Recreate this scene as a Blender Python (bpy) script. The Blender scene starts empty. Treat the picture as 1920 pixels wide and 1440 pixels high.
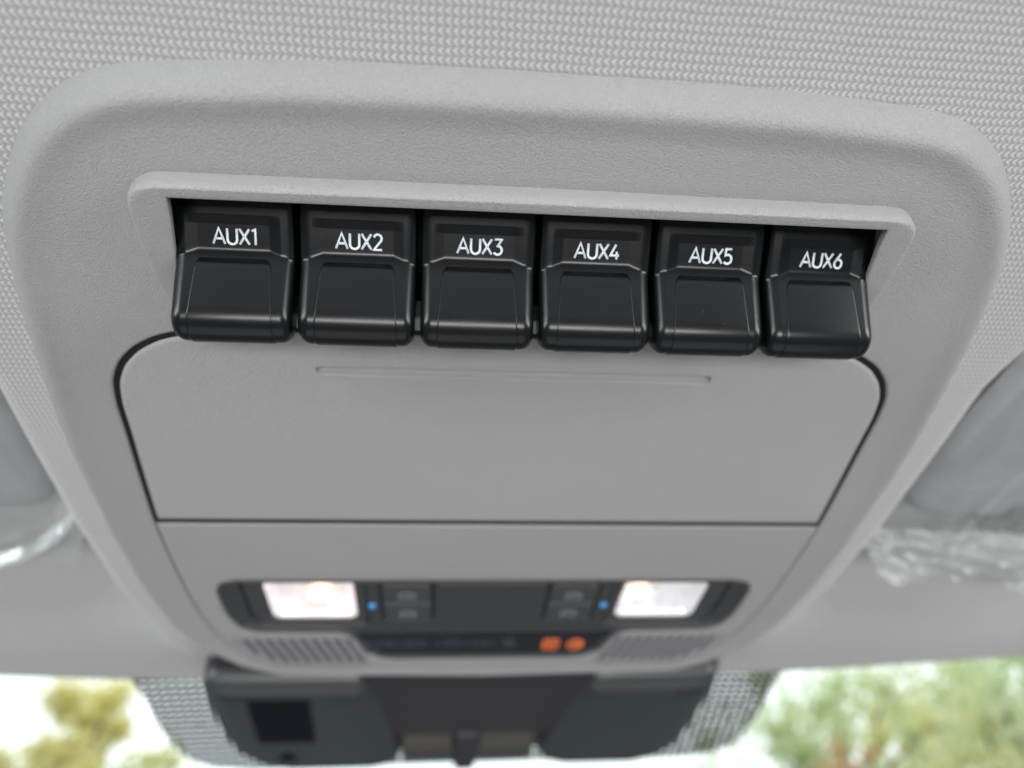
import bpy, bmesh, math, random
import numpy as np
from mathutils import Vector, Matrix, noise
from mathutils.geometry import delaunay_2d_cdt

random.seed(4)
SC = bpy.context.scene
COL = SC.collection
R = math.radians

# ------------------------------------------------------------------ frame of reference
# All interior things are laid out in millimetres on the console's own face:
# u = to the right, v = towards the windscreen, w = out of the ceiling into the cabin.
# The ceiling slopes 10 degrees down towards the windscreen.
TILT = Matrix.Rotation(R(-10), 4, 'X')
GROUND_Z = -1.75


def W(u, v, w):
    return Vector((u, v, -w)) / 1000.0


def wdir(u, v, w):
    return (TILT.to_3x3() @ Vector((u, v, -w))).normalized()


def wpos(u, v, w):
    return TILT @ W(u, v, w)


# ------------------------------------------------------------------ camera
cam_d = bpy.data.cameras.new('camera')
cam = bpy.data.objects.new('camera', cam_d)
COL.objects.link(cam)
F = Vector((0.08899599, 0.72764074, -0.68016077))
RT = Vector((0.99575097, -0.0812167, 0.04340336))
DN = Vector((0.02365836, 0.68113347, 0.73177693))
f_, r_, d_ = wdir(*F), wdir(*RT), wdir(*DN)
m = Matrix((r_, -d_, -f_)).transposed().to_4x4()
m.translation = wpos(-18.3, 0, 126.07)
cam.matrix_world = m
cam_d.sensor_width = 36
cam_d.lens = 24.975
cam_d.clip_start = 0.01
cam_d.clip_end = 400
cam_d.dof.use_dof = True
cam_d.dof.focus_distance = 0.148
cam_d.dof.aperture_fstop = 7.6
SC.camera = cam

# ------------------------------------------------------------------ world and light
world = bpy.data.worlds.new('World')
SC.world = world
world.use_nodes = True
bg = world.node_tree.nodes['Background']
bg.inputs[0].default_value = (0.90, 0.97, 1.0, 1)
bg.inputs[1].default_value = 1.8
world.cycles_visibility.camera = True

SC.view_settings.view_transform = 'Standard'
SC.view_settings.look = 'None'
SC.view_settings.exposure = 0.0
SC.view_settings.gamma = 1
SC.view_settings.use_curve_mapping = False
SC.cycles.use_denoising = True
SC.cycles.max_bounces = 8
SC.cycles.transparent_max_bounces = 12
SC.cycles.sample_clamp_indirect = 6


def area(name, pos, target, sx, sy, power, col):
    l = bpy.data.lights.new(name, 'AREA')
    l.shape = 'RECTANGLE'
    l.size, l.size_y = sx, sy
    l.energy = power
    l.color = col
    o = bpy.data.objects.new(name, l)
    COL.objects.link(o)
    p, t = wpos(*pos), wpos(*target)
    o.location = p
    o.rotation_euler = (t - p).to_track_quat('-Z', 'Y').to_euler()
    return o


area('rear_window_light', (0, -800, 850), (0, 150, 0), 1.0, 0.24, 17.5, (1.0, 0.97, 0.98))
area('side_window_light_right', (1180, -600, 220), (0, 150, 0), 0.8, 0.3, 12.5, (0.95, 1.0, 0.965))
area('side_window_light_left', (-1180, -600, 220), (0, 150, 0), 0.8, 0.3, 11.5, (0.90, 1.0, 0.97))
area('cabin_bounce_light', (0, 520, 900), (0, 260, 0), 1.3, 0.7, 2.6, (1.0, 0.98, 0.98))

# ------------------------------------------------------------------ node helpers
def srgb(*c):
    out = []
    for x in c:
        x /= 255.0
        out.append(x / 12.92 if x <= 0.04045 else ((x + 0.055) / 1.055) ** 2.4)
    return tuple(out) + (1,)


class NT:
    def __init__(self, name):
        self.m = bpy.data.materials.new(name)
        self.m.use_nodes = True
        self.t = self.m.node_tree
        self.b = self.t.nodes['Principled BSDF']
        self.out = self.t.nodes['Material Output']

    def n(self, typ, **kw):
        x = self.t.nodes.new(typ)
        for k, v in kw.items():
            setattr(x, k, v)
        return x

    def l(self, a, b):
        self.t.links.new(a, b)

    def math(self, op, a, b=None, c=None):
        x = self.n('ShaderNodeMath', operation=op)
        for i, q in enumerate((a, b, c)):
            if q is None:
                continue
            if isinstance(q, (int, float)):
                x.inputs[i].default_value = q
            else:
                self.l(q, x.inputs[i])
        return x.outputs[0]

    def coord(self):
        return self.n('ShaderNodeTexCoord').outputs['Object']

    def xyz(self):
        s = self.n('ShaderNodeSeparateXYZ')
        self.l(self.coord(), s.inputs[0])
        return s.outputs

    def noise(self, scale, detail=2, rough=.5, dist=0, vec=None, stretch=None):
        x = self.n('ShaderNodeTexNoise')
        x.inputs['Scale'].default_value = scale
        x.inputs['Detail'].default_value = detail
        x.inputs['Roughness'].default_value = rough
        x.inputs['Distortion'].default_value = dist
        v = vec or self.coord()
        if stretch:
            mp = self.n('ShaderNodeMapping')
            mp.inputs['Scale'].default_value = stretch
            self.l(v, mp.inputs[0])
            v = mp.outputs[0]
        self.l(v, x.inputs['Vector'])
        return x.outputs['Fac']

    def ramp(self, fac, stops):
        x = self.n('ShaderNodeValToRGB')
        e = x.color_ramp.elements
        e[0].position, e[0].color = stops[0]
        e[1].position, e[1].color = stops[-1]
        for p, c in stops[1:-1]:
            q = e.new(p)
            q.color = c
        self.l(fac, x.inputs[0])
        return x.outputs[0]

    def bump(self, h, strength, dist):
        x = self.n('ShaderNodeBump')
        x.inputs['Strength'].default_value = strength
        x.inputs['Distance'].default_value = dist
        self.l(h, x.inputs['Height'])
        self.l(x.outputs[0], self.b.inputs['Normal'])
        return x

    def set(self, color=None, rough=None, spec=None, **kw):
        if color is not None:
            self.b.inputs['Base Color'].default_value = tuple(color)[:3] + (1,)
        if rough is not None:
            self.b.inputs['Roughness'].default_value = rough
        if spec is not None:
            self.b.inputs['Specular IOR Level'].default_value = spec
        for k, v in kw.items():
            self.b.inputs[k.replace('_', ' ')].default_value = v
        return self


def grained(name, color, rough=.55, spec=.4, grain=3100, strength=.95, dist=.00045):
    t = NT(name)
    t.set(color, rough, spec)
    a = t.noise(grain, 2, .55, .8, stretch=(1.0, .75, 1))
    b = t.noise(grain * 2.3, 1, .5, .3)
    h = t.math('ADD', t.math('MULTIPLY', a, 1.0), t.math('MULTIPLY', b, .35))
    t.bump(h, strength, dist)
    # slight unevenness of the moulding colour and gloss
    c1 = t.noise(14, 3, .5)
    mx = t.n('ShaderNodeMix', data_type='RGBA')
    t.l(c1, mx.inputs[0])
    mx.inputs[6].default_value = tuple(x * .95 for x in color[:3]) + (1,)
    mx.inputs[7].default_value = tuple(x * 1.05 for x in color[:3]) + (1,)
    # sparse dust specks
    vo = t.n('ShaderNodeTexVoronoi')
    vo.inputs['Scale'].default_value = 42
    t.l(t.coord(), vo.inputs['Vector'])
    sp = t.math('LESS_THAN', vo.outputs['Distance'], .011)
    mx2 = t.n('ShaderNodeMix', data_type='RGBA')
    t.l(t.math('MULTIPLY', sp, .45), mx2.inputs[0])
    t.l(mx.outputs[2], mx2.inputs[6])
    mx2.inputs[7].default_value = (.8, .8, .8, 1)
    t.l(mx2.outputs[2], t.b.inputs['Base Color'])
    return t.m


GREY = (.298, .294, .297)
M_console = grained('grey_console_plastic', GREY, rough=.44, spec=.5)
M_frame = grained('grey_frame_plastic', (.315, .312, .309), rough=.45)
M_door = grained('grey_door_plastic', (.338, .334, .338), grain=3100, strength=1.0)
M_vent = grained('vent_plastic', (.26, .25, .26))
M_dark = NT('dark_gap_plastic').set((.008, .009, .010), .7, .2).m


def black_plastic():
    t = NT('black_switch_plastic').set((.0042, .005, .0056), .3, .28)
    t.bump(t.noise(5200, 2, .5), .10, .00004)
    r = t.noise(90, 3, .6)
    t.l(t.math('MULTIPLY_ADD', r, .08, .22), t.b.inputs['Roughness'])
    vo = t.n('ShaderNodeTexVoronoi')
    vo.inputs['Scale'].default_value = 160
    t.l(t.coord(), vo.inputs['Vector'])
    sp = t.math('LESS_THAN', vo.outputs['Distance'], .012)
    mx = t.n('ShaderNodeMix', data_type='RGBA')
    t.l(t.math('MULTIPLY', sp, .6), mx.inputs[0])
    mx.inputs[6].default_value = (.0042, .005, .0056, 1)
    mx.inputs[7].default_value = (.3, .3, .3, 1)
    t.l(mx.outputs[2], t.b.inputs['Base Color'])
    return t.m


M_black = black_plastic()
M_print = NT('white_print').set((.60, .66, .69), .5, .3).m
M_bezel = NT('charcoal_bezel_plastic').set((.028, .031, .032), .38, .5).m
M_bezel2 = NT('charcoal_button_plastic').set((.034, .036, .037), .42, .5).m
M_gloss = NT('gloss_black_display').set((.004, .004, .006), .16, .5).m
M_glyph = NT('grey_icon_print').set((.16, .16, .17), .5).m


def knit():
    t = NT('woven_headliner_fabric')
    x, y, z = t.xyz()
    wob = t.noise(120, 2, .5)
    b = t.math('MULTIPLY_ADD', y, 1 / .0017, t.math('MULTIPLY', wob, .5))
    tri = t.math('MULTIPLY', t.math('PINGPONG', b, .5), 2.0)
    ph = t.math('MULTIPLY_ADD', x, 1 / .00138, t.math('MULTIPLY_ADD', tri, .42, t.math('MULTIPLY', t.noise(90, 2, .5, vec=None, stretch=(1, 1.7, 1)), .6)))
    s = t.math('SINE', t.math('MULTIPLY', ph, 2 * math.pi))
    s = t.math('MULTIPLY_ADD', s, .5, .5)
    c = t.math('ABSOLUTE', t.math('SINE', t.math('MULTIPLY', b, math.pi)))
    c = t.math('MULTIPLY_ADD', c, .88, .12)
    fib = t.noise(3800, 2, .6, stretch=(1, 2.5, 1))
    h = t.math('MULTIPLY', s, c)
    h = t.math('MULTIPLY_ADD', fib, .5, t.math('MULTIPLY_ADD', h, .8, -.08))
    col = t.ramp(h, [(0.0, (.22, .22, .22, 1)), (.35, (.335, .335, .331, 1)), (1.0, (.48, .48, .47, 1))])
    t.l(col, t.b.inputs['Base Color'])
    t.set(None, .85, .15)
    t.b.inputs['Sheen Weight'].default_value = .15
    t.bump(h, .7, .0003)
    return t.m


M_fabric = knit()


def visor_fabric():
    t = NT('visor_cloth').set((.25, .25, .262), .9, .1)
    t.bump(t.noise(1600, 3, .6), .4, .0002)
    return t.m


M_visor = visor_fabric()


def film_mat(name, fac_lo, fac_hi, milk, sc, bs):
    t = NT(name)
    tr = t.n('ShaderNodeBsdfTransparent')
    tr.inputs[0].default_value = (.94, .95, .96, 1)
    gl = t.n('ShaderNodeBsdfGlossy')
    gl.inputs['Color'].default_value = (.95, .97, 1, 1)
    gl.inputs['Roughness'].default_value = .18
    df = t.n('ShaderNodeBsdfDiffuse')
    df.inputs['Color'].default_value = (.86, .88, .86, 1)
    tl = t.n('ShaderNodeBsdfTranslucent')
    tl.inputs['Color'].default_value = (.75, .77, .74, 1)
    lw = t.n('ShaderNodeLayerWeight')
    lw.inputs['Blend'].default_value = .35
    bmp = t.n('ShaderNodeBump')
    bmp.inputs['Strength'].default_value = bs
    bmp.inputs['Distance'].default_value = .0015
    t.l(t.noise(sc, 2, .5, 1.2), bmp.inputs['Height'])
    for q in (gl, df, lw):
        t.l(bmp.outputs[0], q.inputs['Normal'])
    ad = t.n('ShaderNodeMixShader')
    ad.inputs[0].default_value = .5
    t.l(df.outputs[0], ad.inputs[1])
    t.l(tl.outputs[0], ad.inputs[2])
    gm = t.n('ShaderNodeMixShader')
    gm.inputs[0].default_value = 1 - milk
    t.l(ad.outputs[0], gm.inputs[1])
    t.l(gl.outputs[0], gm.inputs[2])
    fac = t.math('MULTIPLY_ADD', lw.outputs['Facing'], fac_hi - fac_lo, fac_lo)
    fac = t.math('MULTIPLY', fac, t.math('MULTIPLY_ADD', t.noise(28, 3, .6, 1.5), 1.6, .25))
    mx = t.n('ShaderNodeMixShader')
    t.l(fac, mx.inputs[0])
    t.l(tr.outputs[0], mx.inputs[1])
    t.l(gm.outputs[0], mx.inputs[2])
    t.l(mx.outputs[0], t.out.inputs['Surface'])
    return t.m


M_film = film_mat('clear_plastic_film', .15, .65, .6, 16, .3)
M_filmedge = film_mat('crumpled_plastic_film', .6, 1.0, .6, 35, .35)


def emis(name, col, strength, base=(.02, .02, .02)):
    t = NT(name).set(base, .3)
    t.b.inputs['Emission Color'].default_value = col[:3] + (1,)
    t.b.inputs['Emission Strength'].default_value = strength
    return t.m


M_blue = emis('blue_indicator_light', (.02, .42, 1.0), .85)
M_orange = emis('orange_indicator_light', (1.0, .19, .01), .66)
M_orange_dim = emis('dim_orange_icon', (.45, .04, .0), .25)
M_bluetext = emis('dim_blue_lettering', (.10, .17, .55), .10)
M_greytext = emis('faint_grey_icons', (.3, .28, .32), .07)
M_bulb = emis('lit_warm_bulb', (1.0, .58, .26), 9.0)


# ------------------------------------------------------------------ object helpers
def new_obj(name, me, mat, parent=None):
    o = bpy.data.objects.new(name, me)
    COL.objects.link(o)
    if mat:
        for mm in (mat if isinstance(mat, (list, tuple)) else [mat]):
            me.materials.append(mm)
    if parent:
        o.parent = parent
    return o


def thing(name, label, cat, origin, group=None):
    o = bpy.data.objects.new(name, None)
    o.empty_display_size = .02
    COL.objects.link(o)
    o['label'] = label
    o['category'] = cat
    if group:
        o['group'] = group
    o.matrix_world = TILT @ Matrix.Translation(W(*origin))
    o['origin'] = origin
    return o


ORG = {}


def mesh(name, verts, faces, mat, parent=None, smooth=True, recalc=True, face_cam=None, mats=None):
    """verts in mm (u,v,w)."""
    org = Vector(parent_origin(parent)) if parent else Vector((0, 0, 0))
    me = bpy.data.meshes.new(name)
    me.from_pydata([W(*(Vector(p) - org)) for p in verts], [], faces)
    me.validate()
    if recalc:
        bm = bmesh.new()
        bm.from_mesh(me)
        bmesh.ops.recalc_face_normals(bm, faces=bm.faces)
        bm.to_mesh(me)
        bm.free()
    if smooth:
        for p in me.polygons:
            p.use_smooth = True
    o = new_obj(name, me, mat, parent)
    if not parent:
        o.matrix_world = TILT
    if mats:
        for p, k in zip(me.polygons, mats):
            p.material_index = k
    return o


def absorb(o, other):
    """put another piece of the same part (same frame) into o's mesh"""
    base = len(o.data.materials)
    for mm in other.data.materials:
        o.data.materials.append(mm)
    for p in other.data.polygons:
        p.material_index += base
    bm = bmesh.new()
    bm.from_mesh(o.data)
    bm.from_mesh(other.data)
    bm.to_mesh(o.data)
    bm.free()
    bpy.data.objects.remove(other)


def parent_origin(p):
    while p.parent:
        p = p.parent
    return p['origin']


def mirror(half):
    """closed loop from a list of points with u>=0 running from the centre top to the centre bottom."""
    return list(half) + [(-u, v) for u, v in reversed(half) if u > 1e-6]


def resample(loop, step):
    pts = [Vector((p[0], p[1])) for p in loop]
    n = len(pts)
    out = []
    for i in range(n):
        a, b = pts[i], pts[(i + 1) % n]
        k = max(1, int(round((b - a).length / step)))
        for j in range(k):
            out.append(a.lerp(b, j / k))
    return out


def smooth_loop(loop, step=2.0, rounds=2, keep=None):
    pts = resample(loop, step)
    n = len(pts)
    for _ in range(rounds):
        pts = [pts[i] * .5 + (pts[i - 1] + pts[(i + 1) % n]) * .25 for i in range(n)]
    return pts


def round_poly(loop, r, seg=5):
    """polygon with circular corners; r a number or list."""
    n = len(loop)
    out = []
    for i in range(n):
        p0, p1, p2 = Vector(loop[i - 1]), Vector(loop[i]), Vector(loop[(i + 1) % n])
        rr = r[i] if isinstance(r, (list, tuple)) else r
        a, b = (p0 - p1), (p2 - p1)
        la, lb = a.length, b.length
        a.normalize(); b.normalize()
        ang = a.angle(b)
        t = rr / math.tan(ang / 2)
        t = min(t, la * .48, lb * .48)
        s, e = p1 + a * t, p1 + b * t
        for k in range(seg + 1):
            q = k / seg
            out.append((1 - q) ** 2 * s + 2 * q * (1 - q) * p1 + q * q * e)
    return out


def area2(l):
    return sum(l[i - 1][0] * l[i][1] - l[i][0] * l[i - 1][1] for i in range(len(l)))


def ccw(l):
    return l if area2(l) > 0 else list(reversed(l))


def offset(loop, d):
    """inwards by d for a ccw loop."""
    n = len(loop)
    out = []
    for i in range(n):
        a, b, c = loop[i - 1], loop[i], loop[(i + 1) % n]
        t1, t2 = (b - a), (c - b)
        if t1.length < 1e-9: t1 = t2
        if t2.length < 1e-9: t2 = t1
        t1 = t1.normalized(); t2 = t2.normalized()
        n1, n2 = Vector((-t1.y, t1.x)), Vector((-t2.y, t2.x))
        nn = n1 + n2
        if nn.length < 1e-6: nn = n1
        nn.normalize()
        k = max(.35, nn.dot(n1))
        out.append(b + nn * d / k)
    return out


def inside(p, loop):
    c = False
    x, y = p[0], p[1]
    j = len(loop) - 1
    for i in range(len(loop)):
        xi, yi = loop[i][0], loop[i][1]
        xj, yj = loop[j][0], loop[j][1]
        if (yi > y) != (yj > y) and x < (xj - xi) * (y - yi) / (yj - yi) + xi:
            c = not c
        j = i
    return c


def quarter(r, depth, n=6, w0=0.0):
    """rounded edge profile [(inset, w)] from the outside bottom to the flat top."""
    pr = [(0.0, w0 - depth)] if depth > r else []
    for k in range(n + 1):
        a = math.pi / 2 * k / n
        pr.append((r * (1 - math.cos(a)), w0 - r + r * math.sin(a)))
    return pr


def plate(name, outer, prof, mat, parent, holes=(), step=0, wf=None, tilt_extra=None):
    """outer: loop of (u,v); prof: [(inset,w)], last is the cap; holes: [(loop, prof)]."""
    outer = ccw([Vector((p[0], p[1])) for p in outer])
    verts, faces = [], []

    def ring(loop, pr, sign):
        idx_prev = None
        last = None
        for d, w in pr:
            lp = offset(loop, d * sign) if d else loop
            idx = list(range(len(verts), len(verts) + len(lp)))
            verts.extend([(p.x, p.y, w) for p in lp])
            if idx_prev:
                n = len(idx)
                for i in range(n):
                    faces.append((idx_prev[i], idx_prev[(i + 1) % n], idx[(i + 1) % n], idx[i]))
            idx_prev = idx
            last = (lp, idx, w)
        return last

    rings = [ring(outer, prof, 1)]
    hl = []
    for hloop, hprof in holes:
        hloop = ccw([Vector((p[0], p[1])) for p in hloop])
        q = ring(hloop, hprof, -1)
        rings.append(q)
        hl.append(q[0])
    pts, ids, edges = [], [], []
    wcap = rings[0][2]
    for lp, idx, w in rings:
        b = len(pts)
        pts += [Vector((p.x, p.y)) for p in lp]
        ids += idx
        edges += [(b + i, b + (i + 1) % len(lp)) for i in range(len(lp))]
    if step:
        us = [p.x for p in rings[0][0]]; vs = [p.y for p in rings[0][0]]
        for iu in range(int((max(us) - min(us)) / step)):
            for iv in range(int((max(vs) - min(vs)) / step)):
                p = Vector((min(us) + (iu + .5 + .25 * (iv % 2)) * step, min(vs) + (iv + .5) * step))
                if inside(p, rings[0][0]) and not any(inside(p, h) for h in hl):
                    if min((p - q).length_squared for q in pts[:sum(len(r[0]) for r in rings)]) > (step * .55) ** 2:
                        pts.append(p)
                        ids.append(len(verts))
                        verts.append((p.x, p.y, wcap))
    ov, oe, of, orig_v, _, _ = delaunay_2d_cdt(pts, edges, [], 0, 1e-5)
    mp = []
    for k, src in enumerate(orig_v):
        if src:
            mp.append(ids[src[0]])
        else:
            mp.append(len(verts))
            verts.append((ov[k].x, ov[k].y, wcap))
    for f in of:
        c = sum((ov[i] for i in f), Vector((0, 0))) / len(f)
        if inside(c, rings[0][0]) and not any(inside(c, h) for h in hl):
            faces.append(tuple(mp[i] for i in f))
    if wf:
        verts = [(u, v, w + wf(u, v)) for u, v, w in verts]
    o = mesh(name, verts, faces, mat, parent)
    bm = bmesh.new()
    bm.from_mesh(o.data)
    bm.normal_update()
    for f in bm.faces:
        if f.normal.z > .15:
            f.normal_flip()
    slivers = [f for f in bm.faces if f.calc_area() < 1e-11]
    bmesh.ops.delete(bm, geom=slivers, context='FACES_ONLY')
    bm.to_mesh(o.data)
    bm.free()
    wn = o.modifiers.new('weighted', 'WEIGHTED_NORMAL')
    wn.weight = 90
    return o


def tubes(name, lines, rad, mat, parent, place, flat=.35, closed=False):
    """each polyline in 2D (x right, y down) becomes a flattened round bead; place(x,y,h)->(u,v,w)."""
    verts, faces = [], []
    NS = 6
    for ln in lines:
        P = [Vector(p) for p in ln]
        n = len(P)
        rings = []
        for i in range(n):
            if i == 0: t = P[1] - P[0]
            elif i == n - 1: t = P[-1] - P[-2]
            else: t = (P[i] - P[i - 1]).normalized() + (P[i + 1] - P[i]).normalized()
            if t.length < 1e-6: t = P[i] - P[i - 1]
            t.normalize()
            nn = Vector((-t.y, t.x))
            k = 1.0
            if 0 < i < n - 1:
                k = 1 / max(.6, abs(nn.dot(Vector((-(P[i] - P[i - 1]).y, (P[i] - P[i - 1]).x)).normalized())))
            idx = []
            for j in range(NS):
                a = 2 * math.pi * j / NS
                q = P[i] + nn * (math.cos(a) * rad * k)
                idx.append(len(verts))
                verts.append(place(q.x, q.y, math.sin(a) * rad * flat))
            rings.append(idx)
        for a, b in zip(rings, rings[1:]):
            for j in range(NS):
                faces.append((a[j], a[(j + 1) % NS], b[(j + 1) % NS], b[j]))
        faces.append(tuple(rings[0])); faces.append(tuple(reversed(rings[-1])))
    return mesh(name, verts, faces, mat, parent)


def arc(cx, cy, rx, ry, a0, a1, n=12):
    return [(cx + rx * math.cos(R(a0 + (a1 - a0) * k / n)), cy - ry * math.sin(R(a0 + (a1 - a0) * k / n))) for k in range(n + 1)]


# stroke letters in a 1-high cell, y down, baseline y=1; (width, strokes)
GL = {
    'A': (.74, [[(0, 1), (.37, 0), (.74, 1)], [(.14, .66), (.60, .66)]]),
    'U': (.60, [[(0, 0), (0, .70)] + arc(.30, .70, .30, .30, 180, 360)[1:] + [(.60, 0)]]),
    'X': (.62, [[(0, 0), (.62, 1)], [(.62, 0), (0, 1)]]),
    '1': (.24, [[(0, .12), (.22, .02), (.22, 1)]]),
    '2': (.52, [arc(.26, .27, .25, .27, 165, -35, 12) + [(0, 1), (.54, 1)]]),
    '3': (.52, [[(.03, .0), (.50, 0), (.24, .42)] + arc(.24, .71, .28, .29, 85, -150, 12)]),
    '4': (.58, [[(.36, 0), (0, .74), (.60, .74)], [(.43, .48), (.43, 1)]]),
    '5': (.50, [[(.48, 0), (.07, 0), (.05, .44)] + arc(.22, .69, .28, .31, 105, -145, 12)]),
    '6': (.54, [[(.40, 0), (.08, .50)] + arc(.27, .70, .26, .30, 150, -210, 18)]),
    'P': (.50, [[(0, 1), (0, 0), (.28, 0)] + arc(.28, .27, .22, .27, 90, -90, 8) + [(0, .54)]]),
    'S': (.50, [arc(.25, .26, .24, .26, 30, 250, 9) + arc(.25, .75, .25, .25, 80, -150, 9)]),
    'E': (.46, [[(.46, 0), (0, 0), (0, 1), (.46, 1)], [(0, .5), (.4, .5)]]),
    'N': (.56, [[(0, 1), (0, 0), (.56, 1), (.56, 0)]]),
    'G': (.58, [arc(.3, .5, .28, .5, 45, 340, 14) + [(.58, .55), (.34, .55)]]),
    'R': (.52, [[(0, 1), (0, 0), (.28, 0)] + arc(.28, .27, .22, .27, 90, -90, 8) + [(0, .54)], [(.26, .54), (.52, 1)]]),
    'I': (.08, [[(.04, 0), (.04, 1)]]),
    'B': (.50, [[(0, .48), (0, 0), (.26, 0)] + arc(.26, .24, .2, .24, 90, -90, 8) + [(0, .48), (0, 1), (.26, 1)] + arc(.26, .74, .24, .26, -90, 90, 8)]),
    'O': (.58, [arc(.29, .5, .29, .5, 90, 450, 18)]),
    'F': (.46, [[(.46, 0), (0, 0), (0, 1)], [(0, .5), (.4, .5)]]),
    ' ': (.35, []),
}


def text_lines(s, h, gap=.17, wscale=1.0, centre=True):
    x = 0
    out = []
    for ch in s:
        wd, st = GL[ch]
        for ln in st:
            out.append([((x + px * wscale) * h, (py - .5) * h) for px, py in ln])
        x += wd * wscale + gap
    tot = (x - gap) * h
    if centre:
        out = [[(px - tot / 2, py) for px, py in ln] for ln in out]
    return out


# ------------------------------------------------------------------ headliner (ceiling fabric)
def sstep(x):
    x = max(0.0, min(1.0, x))
    return x * x * (3 - 2 * x)


def vhead(u):
    return 436 - 31 * (abs(u) / 340.0) ** 2


def interp(tab, x):
    if x <= tab[0][0]: return tab[0][1]
    for (a, b), (c, d) in zip(tab, tab[1:]):
        if x <= c: return b + (d - b) * (x - a) / (c - a)
    return tab[-1][1]


BULGE = [(60, 250), (85, 172), (100, 150), (112, 140), (124, 134.5), (138, 132.2), (170, 134.5), (215, 137), (260, 137), (300, 132), (340, 128)]


def head_w(u, v):
    e = interp(BULGE, v)
    d = abs(u) - e
    plate_w = -5 - 30 * sstep((v - 296) / 120.0) if v > 296 else -5.0
    low = -46.0 + 11.0 * sstep((v - 300) / 95.0)
    drop = max(0.0, d)
    # rounded shoulder: a circle-like roll-off, then down to the lower ceiling
    k = sstep(drop / 26.0)
    soft = sstep((v - 285) / 80.0)
    k2 = sstep(drop / (26.0 + 45 * soft))
    k = k * (1 - soft) + k2 * soft
    return plate_w * (1 - k) + low * k


def build_headliner():
    us = []
    u = -470.0
    while u < 470.1:
        us.append(u)
        u += 1.6 if 115 < abs(u + .8) < 185 else 4.0
    nv = 190
    verts, faces = [], []
    for u in us:
        ve = vhead(u)
        for j in range(nv + 1):
            v = -160 + (ve + 160) * j / nv
            verts.append((u, v, head_w(u, v)))
        verts.append((u, ve + 1.5, head_w(u, ve) - 1.5))
        verts.append((u, ve + 1.0, head_w(u, ve) - 8))
    n = nv + 3
    for i in range(len(us) - 1):
        for j in range(n - 1):
            a = i * n + j
            cu_, cv_ = verts[a][0], verts[a][1]
            if abs(cu_) < interp([(62, 0), (68, 66), (76, 88), (90, 100), (110, 106), (150, 114), (250, 119), (290, 112), (312, 96), (322, 0)], cv_) and 66 < cv_ < 321:
                continue
            faces.append((a, a + 1, a + n + 1, a + n))
    o = mesh('headliner', verts, faces, M_fabric, recalc=False)
    # make normals face the cabin
    me = o.data
    if me.polygons[0].normal.z > 0:
        me.flip_normals()
    o['kind'] = 'structure'
    o['label'] = 'light grey woven fabric roof lining around the overhead console'
    return o


build_headliner()

# ------------------------------------------------------------------ overhead console
con = thing('overhead_console', 'grey plastic overhead console with six black switches and a storage door', 'console', (0, 200, 0))

outline = mirror([(0, 55.4), (26, 55.5), (47, 55.9), (62, 56.8), (76, 57.9), (84, 59.9), (90.2, 63), (96.5, 67.8),
                  (102.2, 74.2), (107.5, 82.6), (111.2, 90.3), (114.6, 101), (118, 116), (121.6, 137), (123.9, 152),
                  (126, 171), (127.6, 196), (128.9, 217), (129.4, 246), (127, 280), (120, 303), (108, 322), (92, 333), (0, 337)])
outline = smooth_loop(outline, 2.2, 3)
hole_main = mirror([(0, 117.3), (50, 117.6), (70, 118.2), (82.5, 119.8), (88, 121.6), (94, 125.4), (99, 130.8), (102.4, 137.5),
                    (104.2, 146), (105.3, 157), (107.4, 175), (109.6, 195), (110.4, 204), (111.4, 224), (112, 248), (111.4, 270),
                    (109, 288), (105.5, 302), (99.5, 314), (92, 323), (84, 328), (0, 329.5)])
hole_main = smooth_loop(hole_main, 2.0, 2)
cavity = [(-76.8, 79.8), (76.8, 79.8), (77.6, 112.8), (-77.6, 112.8)]
rim = [(0, -7.5), (.15, -5.6), (.7, -3.9), (1.7, -2.1), (2.9, -.6), (3.8, .2), (4.7, .62), (5.6, .72), (6.7, .6), (8.2, .28), (9.8, .06), (11.2, 0)]
edge = [(0, -4.0), (0.02, -.9), (.15, -.45), (.45, -.12), (.9, 0)]
plate('body', outline, rim, M_console, con,
      holes=[(hole_main, edge), (resample(cavity, 4), [(0, -6), (0, -.5), (.2, -.1), (.5, 0)])], step=9)

# dark tray behind every seam
plate('backing', offset(ccw(outline), 7), [(0, -20), (0, -15)], M_dark, con)

# raised wedge frame around the switches
fr_out = mirror([(0, 76.9), (60, 77.0), (76.2, 77.3), (80.2, 79.2), (81.8, 83), (82.6, 94), (82.3, 104), (81.0, 112.6)])
fr_out = [p for p in resample(fr_out, 1.6)]
fr_in = round_poly([(-73.2, 80.5), (73.2, 80.5), (75.2, 92), (76.9, 101), (76.9, 112.2), (-76.9, 112.2), (-76.9, 101), (-75.2, 92)], .3, 2)
fr_in = resample(fr_in, 1.31)


def wedge(u, v):
    return max(0.05, 4.5 * (112.6 - v) / (112.6 - 77.0))


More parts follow.
